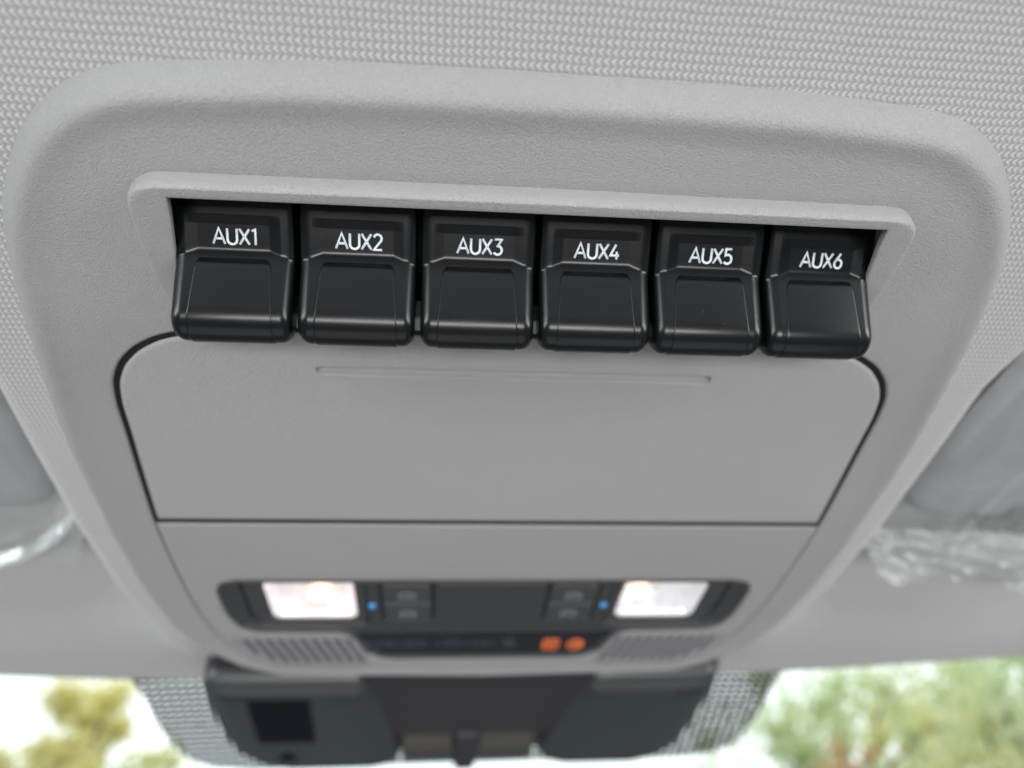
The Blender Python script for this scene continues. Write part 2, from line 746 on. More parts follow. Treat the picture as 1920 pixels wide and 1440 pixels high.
def build_frame():
    O = [(-81.2, 112.4), (-82.5, 104), (-82.7, 94), (-82.0, 84), (-81.2, 80.8), (-79.4, 78.5), (-76.2, 77.2), (0, 76.8),
         (75.6, 77.2), (78.6, 78.5), (80.4, 80.8), (81.2, 84), (82.2, 94), (82.3, 104), (81.2, 112.4)]
    I = [(-77.0, 112.4), (-76.9, 101), (-75.6, 94), (-73.9, 85), (-73.45, 82.2), (-73.3, 81.2), (-73.1, 80.55), (0, 80.5),
         (73.1, 80.55), (73.3, 81.2), (73.45, 82.2), (73.9, 85), (75.8, 94), (77.4, 101), (77.7, 112.4)]

    def dense(P):
        out = []
        for k in range(len(P) - 1):
            a, b = Vector(P[k]), Vector(P[k + 1])
            n = max(3, int((Vector(O[k + 1]) - Vector(O[k])).length / 1.6))
            out += [a.lerp(b, q / n) for q in range(n)]
        return out + [Vector(P[-1])]
    Od, Id = dense(O), dense(I)
    for _ in range(2):
        Od = [Od[0]] + [Od[k] * .5 + (Od[k - 1] + Od[k + 1]) * .25 for k in range(1, len(Od) - 1)] + [Od[-1]]
    verts, faces = [], []
    m_ = 0
    for o_, i_ in zip(Od, Id):
        e = (i_ - o_); L = e.length; e.normalize()
        row = []
        for d, k, dw in ((0, 0, -.5), (0, .30, 0), (.12, .62, 0), (.4, .84, 0), (.85, .96, 0), (1.4, 1.0, 0)):
            p = o_ + e * min(d, L * .3)
            row.append((p.x, p.y, wedge(p.x, p.y) * k + dw))
        for d in (.35, .65):
            p = o_.lerp(i_, d)
            row.append((p.x, p.y, wedge(p.x, p.y)))
        for d, dw in ((.4, 0), (.12, -.18), (0, -.5)):
            p = i_ - e * d
            row.append((p.x, p.y, wedge(p.x, p.y) + dw))
        row.append((i_.x, i_.y, wedge(i_.x, i_.y) * .62 - .4))
        m_ = len(row)
        verts += row
    for k in range(len(Od) - 1):
        for q in range(m_ - 1):
            a = k * m_ + q
            faces.append((a, a + 1, a + m_ + 1, a + m_))
    o = mesh('switch_surround', verts, faces, M_frame, con)
    o.modifiers.new('weighted', 'WEIGHTED_NORMAL').weight = 90
    return o


build_frame()
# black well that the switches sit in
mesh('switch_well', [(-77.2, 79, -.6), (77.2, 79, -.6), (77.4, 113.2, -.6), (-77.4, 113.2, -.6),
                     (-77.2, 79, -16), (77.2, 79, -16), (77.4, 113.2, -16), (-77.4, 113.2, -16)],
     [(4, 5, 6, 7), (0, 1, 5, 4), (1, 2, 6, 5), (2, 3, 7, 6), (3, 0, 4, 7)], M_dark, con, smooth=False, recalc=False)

# ---- rocker switches
A0 = Vector((85.8, -4.0))
AD = Vector((9.2, 5.8)).normalized()
AN = Vector((-AD.y, AD.x))                       # outward, towards the rear
F0 = A0 + AD * 10.9
BD = Vector((6.1, 10.2)).normalized()
BN = Vector((-BD.y, BD.x))
LB = 12.5
NR = 5.0
HALF = 12.25
PITCH = 25.75


def isect(p, d, q, e):
    den = d.x * e.y - d.y * e.x
    t = ((q.x - p.x) * e.y - (q.y - p.y) * e.x) / den
    return p + d * t


def switch_profile(x):
    """list of (v,w) for the column at signed distance x from the switch's centre line"""
    ax = abs(x)
    rs = 2.6
    o = 0.0
    if ax > HALF - rs:
        q = (ax - (HALF - rs)) / rs
        o = rs * (1 - math.sqrt(max(0, 1 - min(1, q) ** 2)))
    oa = o * .45
    # sunken label field
    D = .45
    fr = sstep((9.6 - ax) / 2.0) if ax > 7.6 else 1.0
    fr = max(0, min(1, (9.7 - ax) / 2.3))
    pts = []
    Fp = isect(A0 - AN * (oa + D * fr), AD, F0 - BN * (o * .8), BD)
    top = A0 - AD * 7 - AN * oa
    total = (Fp - (A0 - AN * (oa + D * fr))).dot(AD)
    ss = [-7, -3, 0, 1.5, 2.6, 2.8, 3.1, 3.5, 3.9, 4.3, 4.5, 4.8] + [4.8 + (total - .55 - 4.8) * k / 6 for k in range(1, 7)]
    for s in ss:
        k = max(0, min(1, (s - 2.8) / 1.7))
        pts.append(A0 + AD * s - AN * (oa + D * fr * k))
    # small fillet at the fold
    a = pts[-1]
    c = Fp + BD * .55
    for k in range(1, 5):
        q = k / 5
        pts.append(a * (1 - q) ** 2 + Fp * 2 * q * (1 - q) + c * q * q)
    e = F0 + BD * LB - BN * o
    for k in range(0, 9):
        pts.append(c.lerp(e, k / 8))
    C = F0 + BD * LB - BN * NR
    r = NR - o
    a0 = math.atan2(BN.y, BN.x)
    for k in range(1, 19):
        an = a0 - R(200) * k / 18
        pts.append(C + Vector((math.cos(an), math.sin(an))) * r)
    l = pts[-1]
    pts.append(l + Vector((-.4, -7)))
    pts.append(Vector((A0.x + 8, -13)))
    pts.append(Vector((A0.x - 6, -13)))
    return pts


def switch_meshes():
    xs = [-HALF, -HALF + .05, -HALF + .25, -HALF + .6, -HALF + 1.1, -HALF + 1.8, -9.9, -9.7, -9.5, -8.9, -8.3, -7.7, -7.4, -7.1, -5, -2.5]
    xs = xs + [0] + [-q for q in reversed(xs)]
    cols = [switch_profile(x) for x in xs]
    n = len(cols[0])
    verts, faces = [], []
    for x, c in zip(xs, cols):
        for p in c:
            verts.append((x, p.x, p.y))
    for i in range(len(xs) - 1):
        for j in range(n):
            a, b = i * n + j, i * n + (j + 1) % n
            faces.append((a, b, b + n, a + n))
    faces.append(tuple(range(n)))
    faces.append(tuple(range((len(xs) - 1) * n, len(xs) * n)))
    return verts, faces


SV, SF = switch_meshes()


def pad_mesh():
    """thin raised panel wrapped over the lever face and nose"""
    s0 = .95
    path = []
    nrm = []
    for k in range(0, 11):
        path.append(F0 + BD * (s0 + (LB - s0) * k / 10)); nrm.append(BN)
    C = F0 + BD * LB - BN * NR
    a0 = math.atan2(BN.y, BN.x)
    for k in range(1, 17):
        an = a0 - R(185) * k / 16
        d = Vector((math.cos(an), math.sin(an)))
        path.append(C + d * NR); nrm.append(d)
    verts, faces = [], []
    n = len(path)
    rows = []
    T = .22
    for i, (p, nn) in enumerate(zip(path, nrm)):
        hw = 7.7 + .85 * min(1, i / 12)
        if i == 0: hw -= .75
        if i == 1: hw -= .12
        row = []
        base = p - nn * .3
        hs = T if i > 0 else T * .3
        for x, h in [(-hw - .16, None), (-hw, hs * .6), (-hw + .14, hs * .92), (-hw + .4, hs), (0, hs), (hw - .4, hs), (hw - .14, hs * .92), (hw, hs * .6), (hw + .16, None)]:
            q = base if h is None else p + nn * h
            row.append(len(verts)); verts.append((x, q.x, q.y))
        rows.append(row)
    # closing lip at the top edge
    lip = []
    for x in [verts[i][0] for i in rows[0]]:
        q = path[0] - nrm[0] * .3 - BD * .12
        lip.append(len(verts)); verts.append((x, q.x, q.y))
    rows = [lip] + rows
    for a, b in zip(rows, rows[1:]):
        for i in range(len(a) - 1):
            faces.append((a[i], a[i + 1], b[i + 1], b[i]))
    return verts, faces


PV, PF = pad_mesh()
for i in range(6):
    cu = (i - 2.5) * PITCH + .45
    sw = mesh('rocker_switch', [(x + cu, v, w) for x, v, w in SV], SF, M_black, con)
    sw['label'] = 'black rocker switch marked AUX%d' % (i + 1)
    sw['group'] = 'row of black auxiliary rocker switches'
    mesh('finger_pad', [(x + cu, v, w) for x, v, w in PV], PF, M_black, sw)
    tc = A0 + AD * 7.2 - AN * (.45 - .02)

    def place(x, y, h, cu=cu, tc=tc):
        q = tc + AD * y + AN * h
        return (cu + .15 + x, q.x, q.y)
    tubes('lettering', text_lines('AUX%d' % (i + 1), 3.25, .16), .285, M_print, sw, place, flat=.4)

# ---- storage door
dl = offset(ccw(hole_main), 1.25)
door = [p for p in dl if p.y < 201.2]
umax = max(p.x for p in door if p.y > 195)
# order: start at one lower corner
door = sorted([p for p in door if p.x >= 0], key=lambda p: math.atan2(p.y - 160, p.x))
door = [Vector((-p.x, p.y)) for p in reversed(door)][::-1] + []
right = sorted([p for p in dl if p.y < 201.2 and p.x >= 0], key=lambda p: -math.atan2(p.y - 160, p.x))
right = [Vector((108.8, 201.7))] + right
door_loop = right + [Vector((-p.x, p.y)) for p in reversed(right)]
dd = [door_loop[0]]
for p in door_loop[1:]:
    if (p - dd[-1]).length > .4: dd.append(p)
door_loop = [q for q in resample(dd, 2.0)]
groove = round_poly([(-51.6, 130.2), (50.6, 130.2), (50.6, 133.3), (-51.6, 133.3)], 1.3, 5)
dsoft = [(0, -5), (0.0, -1.3), (.1, -.75), (.4, -.3), (.9, -.07), (1.6, 0)]


def groove_w():
    return [(0, -1.35), (-.0, -1.2)]


# groove: floor slopes up to the rear edge, so its front lip catches the light
door_o = plate('storage_door', door_loop, dsoft, M_door, con,
               holes=[(groove, [(0, -.2), (.02, -.06), (.1, 0)])], step=9)
door_o['label'] = 'flip down storage door with a long finger groove'
sec = [(-.2, .0), (0, -.02), (.3, -.35), (.75, -.85), (1.2, -1.12), (1.8, -1.22), (2.5, -1.15), (2.75, -.8), (2.9, -.2), (3.05, .1), (3.25, .12), (3.6, 0)]
verts, faces = [], []
us_ = [-51.7, -51.3, -50.8, -50.0] + [-49 + k * 7 for k in range(15)] + [49.6, 50.1, 50.4, 50.7]
for u in us_:
    k_ = min(1, (u + 51.75) / 1.7, (50.75 - u) / 1.2)
    k_ = math.sqrt(max(0, k_))
    for dv, w in sec:
        verts.append((u, 131.75 + (dv - 1.55) * (.55 + .45 * k_), w * 1.7 * k_ - .01))
for a_ in range(len(us_) - 1):
    for b_ in range(len(sec) - 1):
        q = a_ * len(sec) + b_
        faces.append((q, q + 1, q + len(sec) + 1, q + len(sec)))
mesh('finger_groove', verts, faces, M_door, door_o)

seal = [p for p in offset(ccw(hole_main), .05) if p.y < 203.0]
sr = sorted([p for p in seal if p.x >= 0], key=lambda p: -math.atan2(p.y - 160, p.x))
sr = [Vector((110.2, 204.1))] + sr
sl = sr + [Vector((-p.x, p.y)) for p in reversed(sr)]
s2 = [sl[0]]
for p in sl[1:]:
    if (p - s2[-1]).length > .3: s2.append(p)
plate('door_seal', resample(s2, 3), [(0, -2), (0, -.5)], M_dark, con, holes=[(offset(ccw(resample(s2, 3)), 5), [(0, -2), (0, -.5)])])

# ---- lower panel with openings for lamp module and vents
lp = offset(ccw(hole_main), .42)
rightl = sorted([p for p in lp if p.y > 206 and p.x >= 0], key=lambda p: math.atan2(p.x, -(p.y - 204)) * -1)
rightl = sorted([p for p in lp if p.y > 206 and p.x >= 1], key=lambda p: math.atan2(p.y - 200, p.x))
rightl = [Vector((110.0, 204.0))] + rightl
low_loop = rightl + [Vector((-p.x, p.y)) for p in reversed(rightl)]
low_loop = resample(low_loop, 2.5)
bez = mirror([(0, 242.0), (92, 242.0), (98.5, 244.2), (101.2, 250), (101.6, 262), (101.2, 272), (98.8, 281), (93, 285.6), (60, 286.6),
              (56.5, 289), (53, 297), (50.5, 306), (45, 312.6), (38, 314), (0, 314)])
bez = smooth_loop(bez, 1.6, 1)
vent_half = [(57.5, 290.5), (104.6, 290.5), (103.6, 300), (98.5, 312), (91, 321), (83, 325.2), (54, 325.6), (50.0, 319.5), (54.6, 306)]
vents = {s: smooth_loop([(s * u, v) for u, v in vent_half], 1.6, 1) for s in (-1, 1)}
sm = [(0, -4), (0, -.5), (.15, -.15), (.5, 0)]
low_o = plate('lower_panel', low_loop, [(0, -4), (0, -.6), (.12, -.3), (.4, -.08), (.8, 0)], M_console, con,
              holes=[(bez, [(0, -4), (0, -.9), (.3, -.35), (.9, 0)]), (vents[-1], sm), (vents[1], sm)], step=9)

# vents: sunken plate with slanted ribs
for s in (-1, 1):
    vp = plate('speaker_vent', offset(ccw(vents[s]), .1), [(0, -4), (0, -.25), (.3, -.12)], M_vent, con)
    verts, faces = [], []
    for k in range(11):
        uc = s * (101.5 - 4.6 * k)
        # slanted raised rib, clipped by the vent's lower curve
        v0, v1 = 292.2, 316.5
        def lim(u):
            return interp([(50, 316.5), (92, 316.5), (98, 309), (103, 299), (106, 293)], abs(u))
        ub = uc - s * 5.0
        v1 = min(v1, lim(uc))
        if v1 - v0 < 3: continue
        ub = uc - s * 5.0 * (v1 - v0) / 24.3
        hw = .95
        b = len(verts)
        for (uu, vv) in ((uc, v0), (ub, v1)):
            verts += [(uu - hw - .35, vv, -.3), (uu - hw, vv, .10), (uu + hw, vv, .10), (uu + hw + .35, vv, -.3)]
        faces += [(b, b + 1, b + 5, b + 4), (b + 1, b + 2, b + 6, b + 5), (b + 2, b + 3, b + 7, b + 6), (b, b + 1, b + 2, b + 3), (b + 4, b + 5, b + 6, b + 7)]
    # the slots between the ribs are dark strips in the plate
    absorb(vp, mesh('rib', verts, faces, M_vent, vp, smooth=False))
    verts, faces = [], []
    for k in range(11):
        uc = s * (101.5 - 4.6 * (k + .5))
        v1 = min(316.2, interp([(50, 316.5), (92, 316.5), (98, 309), (103, 299), (106, 293)], abs(uc)))
        if v1 - 292.4 < 3: continue
        ub = uc - s * 5.0 * (v1 - 292.4) / 24.3
        b = len(verts)
        verts += [(uc - 1.1, 292.4, -.09), (uc + 1.1, 292.4, -.09), (ub + 1.1, v1, -.09), (ub - 1.1, v1, -.09)]
        faces.append((b, b + 1, b + 2, b + 3))
    slots = mesh('slot', verts, faces, NT('vent_slot').set((.06, .058, .062), .8).m if s < 0 else bpy.data.materials['vent_slot'], vp, smooth=False)
    absorb(vp, slots)

# ---- map lamp module
lm_holes = {}
lens_half = [(52.6, 248.2), (83.0, 248.2), (85.5, 250.5), (85.6, 276), (83.5, 278.4), (54.2, 278.4), (52.4, 276), (52.2, 250)]
well_half = [(47.5, 244.9), (91, 244.9), (93.2, 248), (93.4, 275), (89, 281.5), (49.5, 281.5), (48.0, 279)]
btn_half = [(22.2, 246.4), (42.2, 246.4), (42.2, 277.6), (22.2, 277.6)]
wellR = {s: smooth_loop([(s * u, v) for u, v in well_half], 1.5, 1) for s in (-1, 1)}
btnR = {s: resample(round_poly([(s * u, v) for u, v in btn_half], 1.6, 4), 1.5) for s in (-1, 1)}
bz = offset(ccw(bez), .25)
lamp = plate('lamp_bezel', bz, [(0, -4), (0, -.3), (.35, .12), (1.1, .15), (2.2, -.9), (3.0, -1.3)], M_bezel, con,
             holes=[(wellR[-1], [(0, -7), (.2, -2.0), (.5, -1.5), (1.0, -1.3)]), (wellR[1], [(0, -7), (.2, -2.0), (.5, -1.5), (1.0, -1.3)]),
                    (btnR[-1], [(0, -7), (0, -1.6), (.4, -1.3)]), (btnR[1], [(0, -7), (0, -1.6), (.4, -1.3)])], step=10)
lamp['label'] = 'charcoal bezel holding two lit map lamps and buttons'


def lens_mat():
    t = NT('lamp_lens_plastic').set((.9, .92, .95), .12, .6)
    t.b.inputs['Transmission Weight'].default_value = .75
    t.b.inputs['IOR'].default_value = 1.2
    t.bump(t.noise(150, 3, .6, 1.0), .7, .0012)
    t.b.inputs['Transmission Weight'].default_value = 0
    t.set((.5, .5, .52))
    t.b.inputs['Emission Color'].default_value = (1, .93, .92, 1)
    t.l(t.math('MULTIPLY', t.noise(160, 3, .6, 1.0), .16), t.b.inputs['Emission Strength'])  # mottled lamp glow painted into the cover
    tr = t.n('ShaderNodeBsdfTransparent')
    ms = t.n('ShaderNodeMixShader'); ms.inputs[0].default_value = .4
    t.l(tr.outputs[0], ms.inputs[1]); t.l(t.b.outputs[0], ms.inputs[2]); t.l(ms.outputs[0], t.out.inputs['Surface'])
    return t.m


def reflector_mat(name, c1, c2, lo, hi):  # bulb light and facet glints painted in as tinted emission
    t = NT(name).set((.75, .75, .77), .25, .6)
    t.b.inputs['Metallic'].default_value = .3
    vo = t.n('ShaderNodeTexVoronoi')
    vo.inputs['Scale'].default_value = 170
    mp = t.n('ShaderNodeMapping')
    mp.inputs['Scale'].default_value = (1, .45, 1)
    t.l(t.coord(), mp.inputs[0]); t.l(mp.outputs[0], vo.inputs['Vector'])
    sep = t.n('ShaderNodeSeparateColor')
    t.l(vo.outputs['Color'], sep.inputs[0])
    nz = t.noise(45, 2, .5, .6)
    mx = t.n('ShaderNodeMix', data_type='RGBA')
    t.l(nz, mx.inputs[0])
    mx.inputs[6].default_value = c1 + (1,); mx.inputs[7].default_value = c2 + (1,)
    t.l(mx.outputs[2], t.b.inputs['Emission Color'])
    k = t.math('MULTIPLY', t.math('MULTIPLY_ADD', sep.outputs[0], .55, .45), t.math('MULTIPLY_ADD', nz, hi, lo))
    t.l(k, t.b.inputs['Emission Strength'])
    return t.m


M_lens = lens_mat()
M_refls = {-1: reflector_mat('glowing_reflector_warm', (1, .72, .66), (.92, .92, 1.0), .16, 1.1), 1: reflector_mat('glowing_reflector_cool', (.70, .86, .80), (.95, .88, 1.0), .06, 1.05)}
for s in (-1, 1):
    # rounded dark cup, then a self-glowing reflector floor and a faintly glowing clear cover
    ll = smooth_loop([(s * u, v) for u, v in lens_half], 1.4, 1)
    cup = plate('lamp_well', offset(ccw(wellR[s]), .1), [(0, -6), (0.05, -2.2), (1.2, -2.4), (2.8, -3.0)], M_bezel2, lamp,
                holes=[(ll, [(0, -8), (0, -3.1), (.5, -3.0)])])
    plate('reflector', offset(ccw(ll), .1), [(0, -3.2), (1.0, -5.5), (3.5, -8.0), (6.0, -8.6)], M_refls[s], cup)
    le = plate('lamp_lens', offset(ccw(ll), .15), [(0, -3.6), (.1, -2.7), (.6, -2.35), (1.6, -2.2)], M_lens, cup)
    # bulb
    verts, faces = [], []
    bu, bv = (-66.5 if s < 0 else 62.0), (264.5 if s < 0 else 263.5)
    n1, n2 = 14, 8
    for j in range(n2 + 1):
        th = math.pi * j / n2
        for i in range(n1):
            ph = 2 * math.pi * i / n1
            verts.append((bu + (4.2 if s < 0 else 3.6) * math.sin(th) * math.cos(ph), bv + 2.6 * math.sin(th) * math.sin(ph), -5.9 + 1.6 * math.cos(th)))
    for j in range(n2):
        for i in range(n1):
            faces.append((j * n1 + i, j * n1 + (i + 1) % n1, (j + 1) * n1 + (i + 1) % n1, (j + 1) * n1 + i))
    mesh('bulb', verts, faces, M_bulb, cup)
    # blue indicator
    verts, faces = [], []
    cu, cv = (-50.2 + 1.9, 264.3) if s < 0 else (46.0, 264.3)
    cu = s * 45.6 if s > 0 else -49.0 + 3.2
    for j in range(5):
        rr = [1.4, 1.3, 1.05, .6, .05][j]
        ww = [-1.6, -.9, -.6, -.45, -.4][j]
        for i in range(16):
            verts.append((cu + rr * math.cos(i * math.pi / 8), cv + rr * 1.1 * math.sin(i * math.pi / 8), ww))
    for j in range(4):
        for i in range(16):
            faces.append((j * 16 + i, j * 16 + (i + 1) % 16, (j + 1) * 16 + (i + 1) % 16, (j + 1) * 16 + i))
    mesh('indicator_light', verts, faces, M_blue, lamp)
    # two-part rocker button
    c = s * 32.2
    for (v0, v1, dw) in ((247.2, 261.7, 0), (262.3, 276.9, -.25)):
        b = plate('lamp_button', resample(round_poly([(c - 9.4, v0), (c + 9.4, v0), (c + 9.4, v1), (c - 9.4, v1)], 1.0, 3), 2),
                  [(0, -5), (0, -1.4), (.3, -1.0), (1.0, -.75)], M_bezel2, lamp)
        vc = (v0 + v1) / 2 + .4
        pl = lambda x, y, h, c=c, vc=vc: (c + x, vc + y, -.74 + h)
        # lamp symbol: shade and rays
        tubes('icon', [[(-3.2, 1.2)] + arc(0, 1.2, 3.2, 3.0, 170, 10, 8) + [(3.2, 1.2), (-3.2, 1.2)], [(0, 2.4), (0, 4.2)], [(-1.8, 2.3), (-3, 3.8)], [(1.8, 2.3), (3, 3.8)]],
              .42, M_glyph, b, pl, flat=.3)

# middle blank and the status display
plate('centre_blank', resample(round_poly([(-20.6, 246.2), (20.6, 246.2), (20.6, 272.5), (-20.6, 272.5)], 1, 3), 3),
      [(0, -2), (0, -1.0), (.4, -.8), (1.2, -.72)], M_bezel, lamp)
dsp = plate('status_display', smooth_loop(mirror([(0, 287.8), (55.0, 287.8), (52.0, 296), (49.0, 305), (44, 311.2), (38, 312.3), (0, 312.3)]), 1.6, 1),
            [(0, -2), (0, -1.1), (.4, -.95)], M_gloss, lamp)
dp = lambda cx, cy: (lambda x, y, h: (cx + x, cy + y, -.9 + h))
tubes('lettering', text_lines('PASSENGER AIRBAG', 5.6, .2, .72), .40, M_bluetext, dsp, dp(-28.6, 299.8), flat=.2)
tubes('lettering', text_lines('OFF', 4.6, .18, .8), .38, M_greytext, dsp, dp(1.0, 300.2), flat=.2)
tubes('icon', [arc(0, -3.6, 1.3, 1.3, 0, 360, 10), [(-.6, -1.6), (-1.6, 3.4), (2.6, 3.4)], [(-3.8, -4), (3.8, 4.2)], [(.4, -1), (2.8, .6)]],
      .45, M_greytext, dsp, dp(10.6, 300.2), flat=.2)
# orange square and round indicator
plate('indicator_light', resample(round_poly([(25.0, 296.0), (32.4, 296.0), (32.4, 307.0), (25.0, 307.0)], 2.2, 4), 1.5),
      [(0, -1.2), (0, -.85), (.2, -.8)], M_orange, dsp)
tubes('icon', [[(-2.2 + i * 2.2, -4), (-2.2 + i * 2.2, 4)] for i in range(3)] + [[(-3, -2), (3, -2)], [(-3, 2), (3, 2)]], .42, M_orange_dim, dsp,
      lambda x, y, h: (28.9 + x, 301.4 + y, -.76 + h), flat=.2)
plate('indicator_light', resample([Vector((39.6 + 3.8 * math.cos(i * math.pi / 12), 301.8 + 5.6 * math.sin(i * math.pi / 12))) for i in range(24)], 2),
      [(0, -1.2), (0, -.85), (.2, -.8)], M_orange, dsp)
tubes('icon', [arc(0, 0, 2.2, 3.4, 40, 320, 12), [(-1, 2), (2.2, -2.2)]], .5, M_orange_dim, dsp,
      lambda x, y, h: (39.2 + x, 301.8 + y, -.76 + h), flat=.2)

# ------------------------------------------------------------------ windscreen camera cover
M_cover = NT('charcoal_cover_plastic').set((.022, .027, .027), .36, .5)
M_cover.bump(M_cover.noise(900, 2, .5), .25, .0002)
M_cover = M_cover.m
M_cover2 = NT('dark_cover_plastic').set((.022, .019, .024), .5, .4).m
M_grille = NT('black_grille').set((.003, .004, .006), .75, .1).m
M_pane = NT('tinted_brown_pane').set((.07, .058, .046), .25, .5).m
cov = thing('windscreen_camera_cover', 'dark plastic camera cover on the windscreen just ahead of the console', 'camera cover', (0, 420, -20))
plate('base', smooth_loop([(-128, 346), (124, 346), (138, 395), (142, 470), (134, 516), (-140, 516), (-150, 470), (-142, 395)], 4, 2),
      [(0, -31), (0, -24), (2, -21), (5, -20)], M_cover2, cov)
lobeL = [(-139, 373), (-58, 373), (-52, 379), (-50, 386), (-46, 440), (-42.5, 512), (-60, 523), (-118, 523), (-137, 508), (-146, 482), (-146, 440), (-141, 385)]
lobeR = [(131, 373), (62, 373), (56, 379), (53.7, 388), (49, 440), (46, 512), (62, 523), (114, 523), (130, 508), (138, 482), (137, 440), (133, 388)]
big = [(0, -30), (0, -22), (.6, -18), (2, -14.6), (4.5, -12), (8, -10), (12.5, -8.8), (18, -8.2), (24, -8)]
for lobe, s in ((lobeL, -1), (lobeR, 1)):
    o = plate('side_lobe', smooth_loop(lobe, 3.5, 3), big, M_cover, cov, step=14)
    if s < 0:
        g = plate('speaker_grille', resample([(-117, 386), (-86, 387), (-90.5, 452), (-122, 450)], 5), [(0, -9), (0, -7.6), (.8, -7.4)], M_grille, o)
        verts, faces = [], []
        for k in range(16):
            v = 389 + k * 3.9
            b = len(verts)
            a0, a1 = -117.3 - (v - 386) * .075, -87 - (v - 386) * .07
            verts += [(a0, v, -7.4), (a1, v + 1, -7.4), (a1, v + 2.2, -6.6), (a0, v + 1.2, -6.6)]
            faces.append((b, b + 1, b + 2, b + 3))
        absorb(g, mesh('slat', verts, faces, M_grille, g, smooth=False))
        plate('screw', [Vector((-110.5 + 5 * math.cos(i * math.pi / 10), 481.5 + 6 * math.sin(i * math.pi / 10))) for i in range(20)],
              [(0, -9), (0, -7.3), (.8, -6.8), (2.2, -6.9), (2.8, -7.5)], M_grille, o)
plate('centre_panel', smooth_loop([(-60, 338), (62, 338), (60, 440), (50, 466), (-50, 466), (-58, 440)], 4, 2), [(0, -24), (0, -16), (2, -14.4), (5, -14)],
      M_cover2, cov)
for u0, u1 in ((-42, -10), (6, 42)):
    plate('sensor_pane', resample(round_poly([(u0, 470), (u1, 470), (u1, 530), (u0, 530)], 3, 3), 4), [(0, -20), (0, -17.5), (1, -17)], M_pane, cov)
plate('mounting_post', resample(round_poly([(-9, 460), (5, 460), (5, 530), (-9, 530)], 3, 3), 4), [(0, -20), (0, -13), (2, -11)], M_cover2, cov)

# ------------------------------------------------------------------ windscreen
ws = thing('windscreen', 'clear windscreen with a dotted dark band around the camera cover', 'windscreen', (0, 436, -35))
gt = NT('clear_windscreen_glass')
tr = gt.n('ShaderNodeBsdfTransparent'); tr.inputs[0].default_value = (.93, .97, .95, 1)
gl = gt.n('ShaderNodeBsdfGlossy'); gl.inputs['Roughness'].default_value = .02
mx = gt.n('ShaderNodeMixShader'); mx.inputs[0].default_value = .06
gt.l(tr.outputs[0], mx.inputs[1]); gt.l(gl.outputs[0], mx.inputs[2]); gt.l(mx.outputs[0], gt.out.inputs['Surface'])


def glass_w(u, v):
    return -35 + .287 * (v - vhead(u))


verts, faces = [], []
NU, NV = 60, 12
for i in range(NU + 1):
    u = -620 + 1240 * i / NU
    for j in range(NV + 1):
        v = vhead(u) - 14 + 700 * j / NV
        verts.append((u, v, glass_w(u, v) - 3))
for i in range(NU):
    for j in range(NV):
        a = i * (NV + 1) + j
        faces.append((a, a + 1, a + NV + 2, a + NV + 1))
mesh('glass', verts, faces, gt.m, ws)

ft = NT('dotted_frit_print').set((.035, .04, .042), .35, .5)
x, y, z = ft.xyz()
cs = 1 / .0052
fx = ft.math('SUBTRACT', ft.math('FRACT', ft.math('MULTIPLY', x, cs)), .5)
fy = ft.math('SUBTRACT', ft.math('FRACT', ft.math('MULTIPLY', y, cs)), .5)
rr = ft.math('SQRT', ft.math('ADD', ft.math('MULTIPLY', fx, fx), ft.math('MULTIPLY', fy, fy)))
dot = ft.math('GREATER_THAN', rr, .25)
tr = ft.n('ShaderNodeBsdfTransparent')
mx = ft.n('ShaderNodeMixShader')
ft.l(dot, mx.inputs[0]); ft.l(tr.outputs[0], mx.inputs[1]); ft.l(ft.b.outputs[0], mx.inputs[2]); ft.l(mx.outputs[0], ft.out.inputs['Surface'])
fl = [(-199, 415), (0, 431), (193, 421), (190.5, 446), (186.5, 480), (178, 505), (160, 514), (135, 518), (0, 520), (-140, 520), (-165, 515), (-180, 500), (-187, 478), (-191.5, 446)]
fp = smooth_loop(fl, 5, 1)
plate('frit_band', fp, [(0, 0), (.01, 0)], ft.m, ws, step=16, wf=lambda u, v: glass_w(u, v) - 2.3)

# ------------------------------------------------------------------ sun visors and their plastic film
for s, lab in ((-1, 'grey sun visor under clear film at the left edge'), (1, 'grey sun visor under clear film at the right edge')):
    vs = thing('sun_visor', lab, 'sun visor', (s * 300, 200, -30), 'pair of sun visors')
    off = 152 if s < 0 else 160
    lp_ = round_poly([(s * off, 60), (s * 480, 60), (s * 480, 240), (s * (off + 6), 236)], [26, 26, 26, 18], 6)
    plate('panel', resample(lp_, 5), [(0, -34), (.3, -29), (1.5, -26), (4, -24.2), (8, -24)], M_visor, vs)
    plate('hinge_bracket', resample(round_poly([(s * 205, 222), (s * 262, 222), (s * 266, 248), (s * 210, 252)], 8, 5), 3),
          [(0, -36), (.5, -28), (3, -22), (5, -21.5)], M_bezel2, vs)


def film_sheet(name, us, vs, wfun, label, mat_edge_v, jag, seed):
    verts, faces, mats = [], [], []
    nu, nv = us[2], vs[2]
    for i in range(nu + 1):
        for j in range(nv + 1):
            fu, fv = i / nu, j / nv
            u = us[0] + (us[1] - us[0]) * fu
            v = vs[0] + (jag(u) - vs[0]) * fv
            verts.append((u, v, wfun(u, v, fv)))
    for i in range(nu):
        for j in range(nv):
            a = i * (nv + 1) + j
            faces.append((a, a + 1, a + nv + 2, a + nv + 1))
            mats.append(1 if verts[a][1] > mat_edge_v(verts[a][0]) else 0)
    o = mesh(name, verts, faces, [M_film, M_filmedge], mats=mats, smooth=True, recalc=False)
    o['label'] = label
    o['category'] = 'plastic film'
    o['group'] = 'protective films on the visors'
    return o


def ridged(u, v, sc, seed):
    n = noise.noise(Vector((u * sc, v * sc, seed)))
    return 1 - abs(n) * 2.2


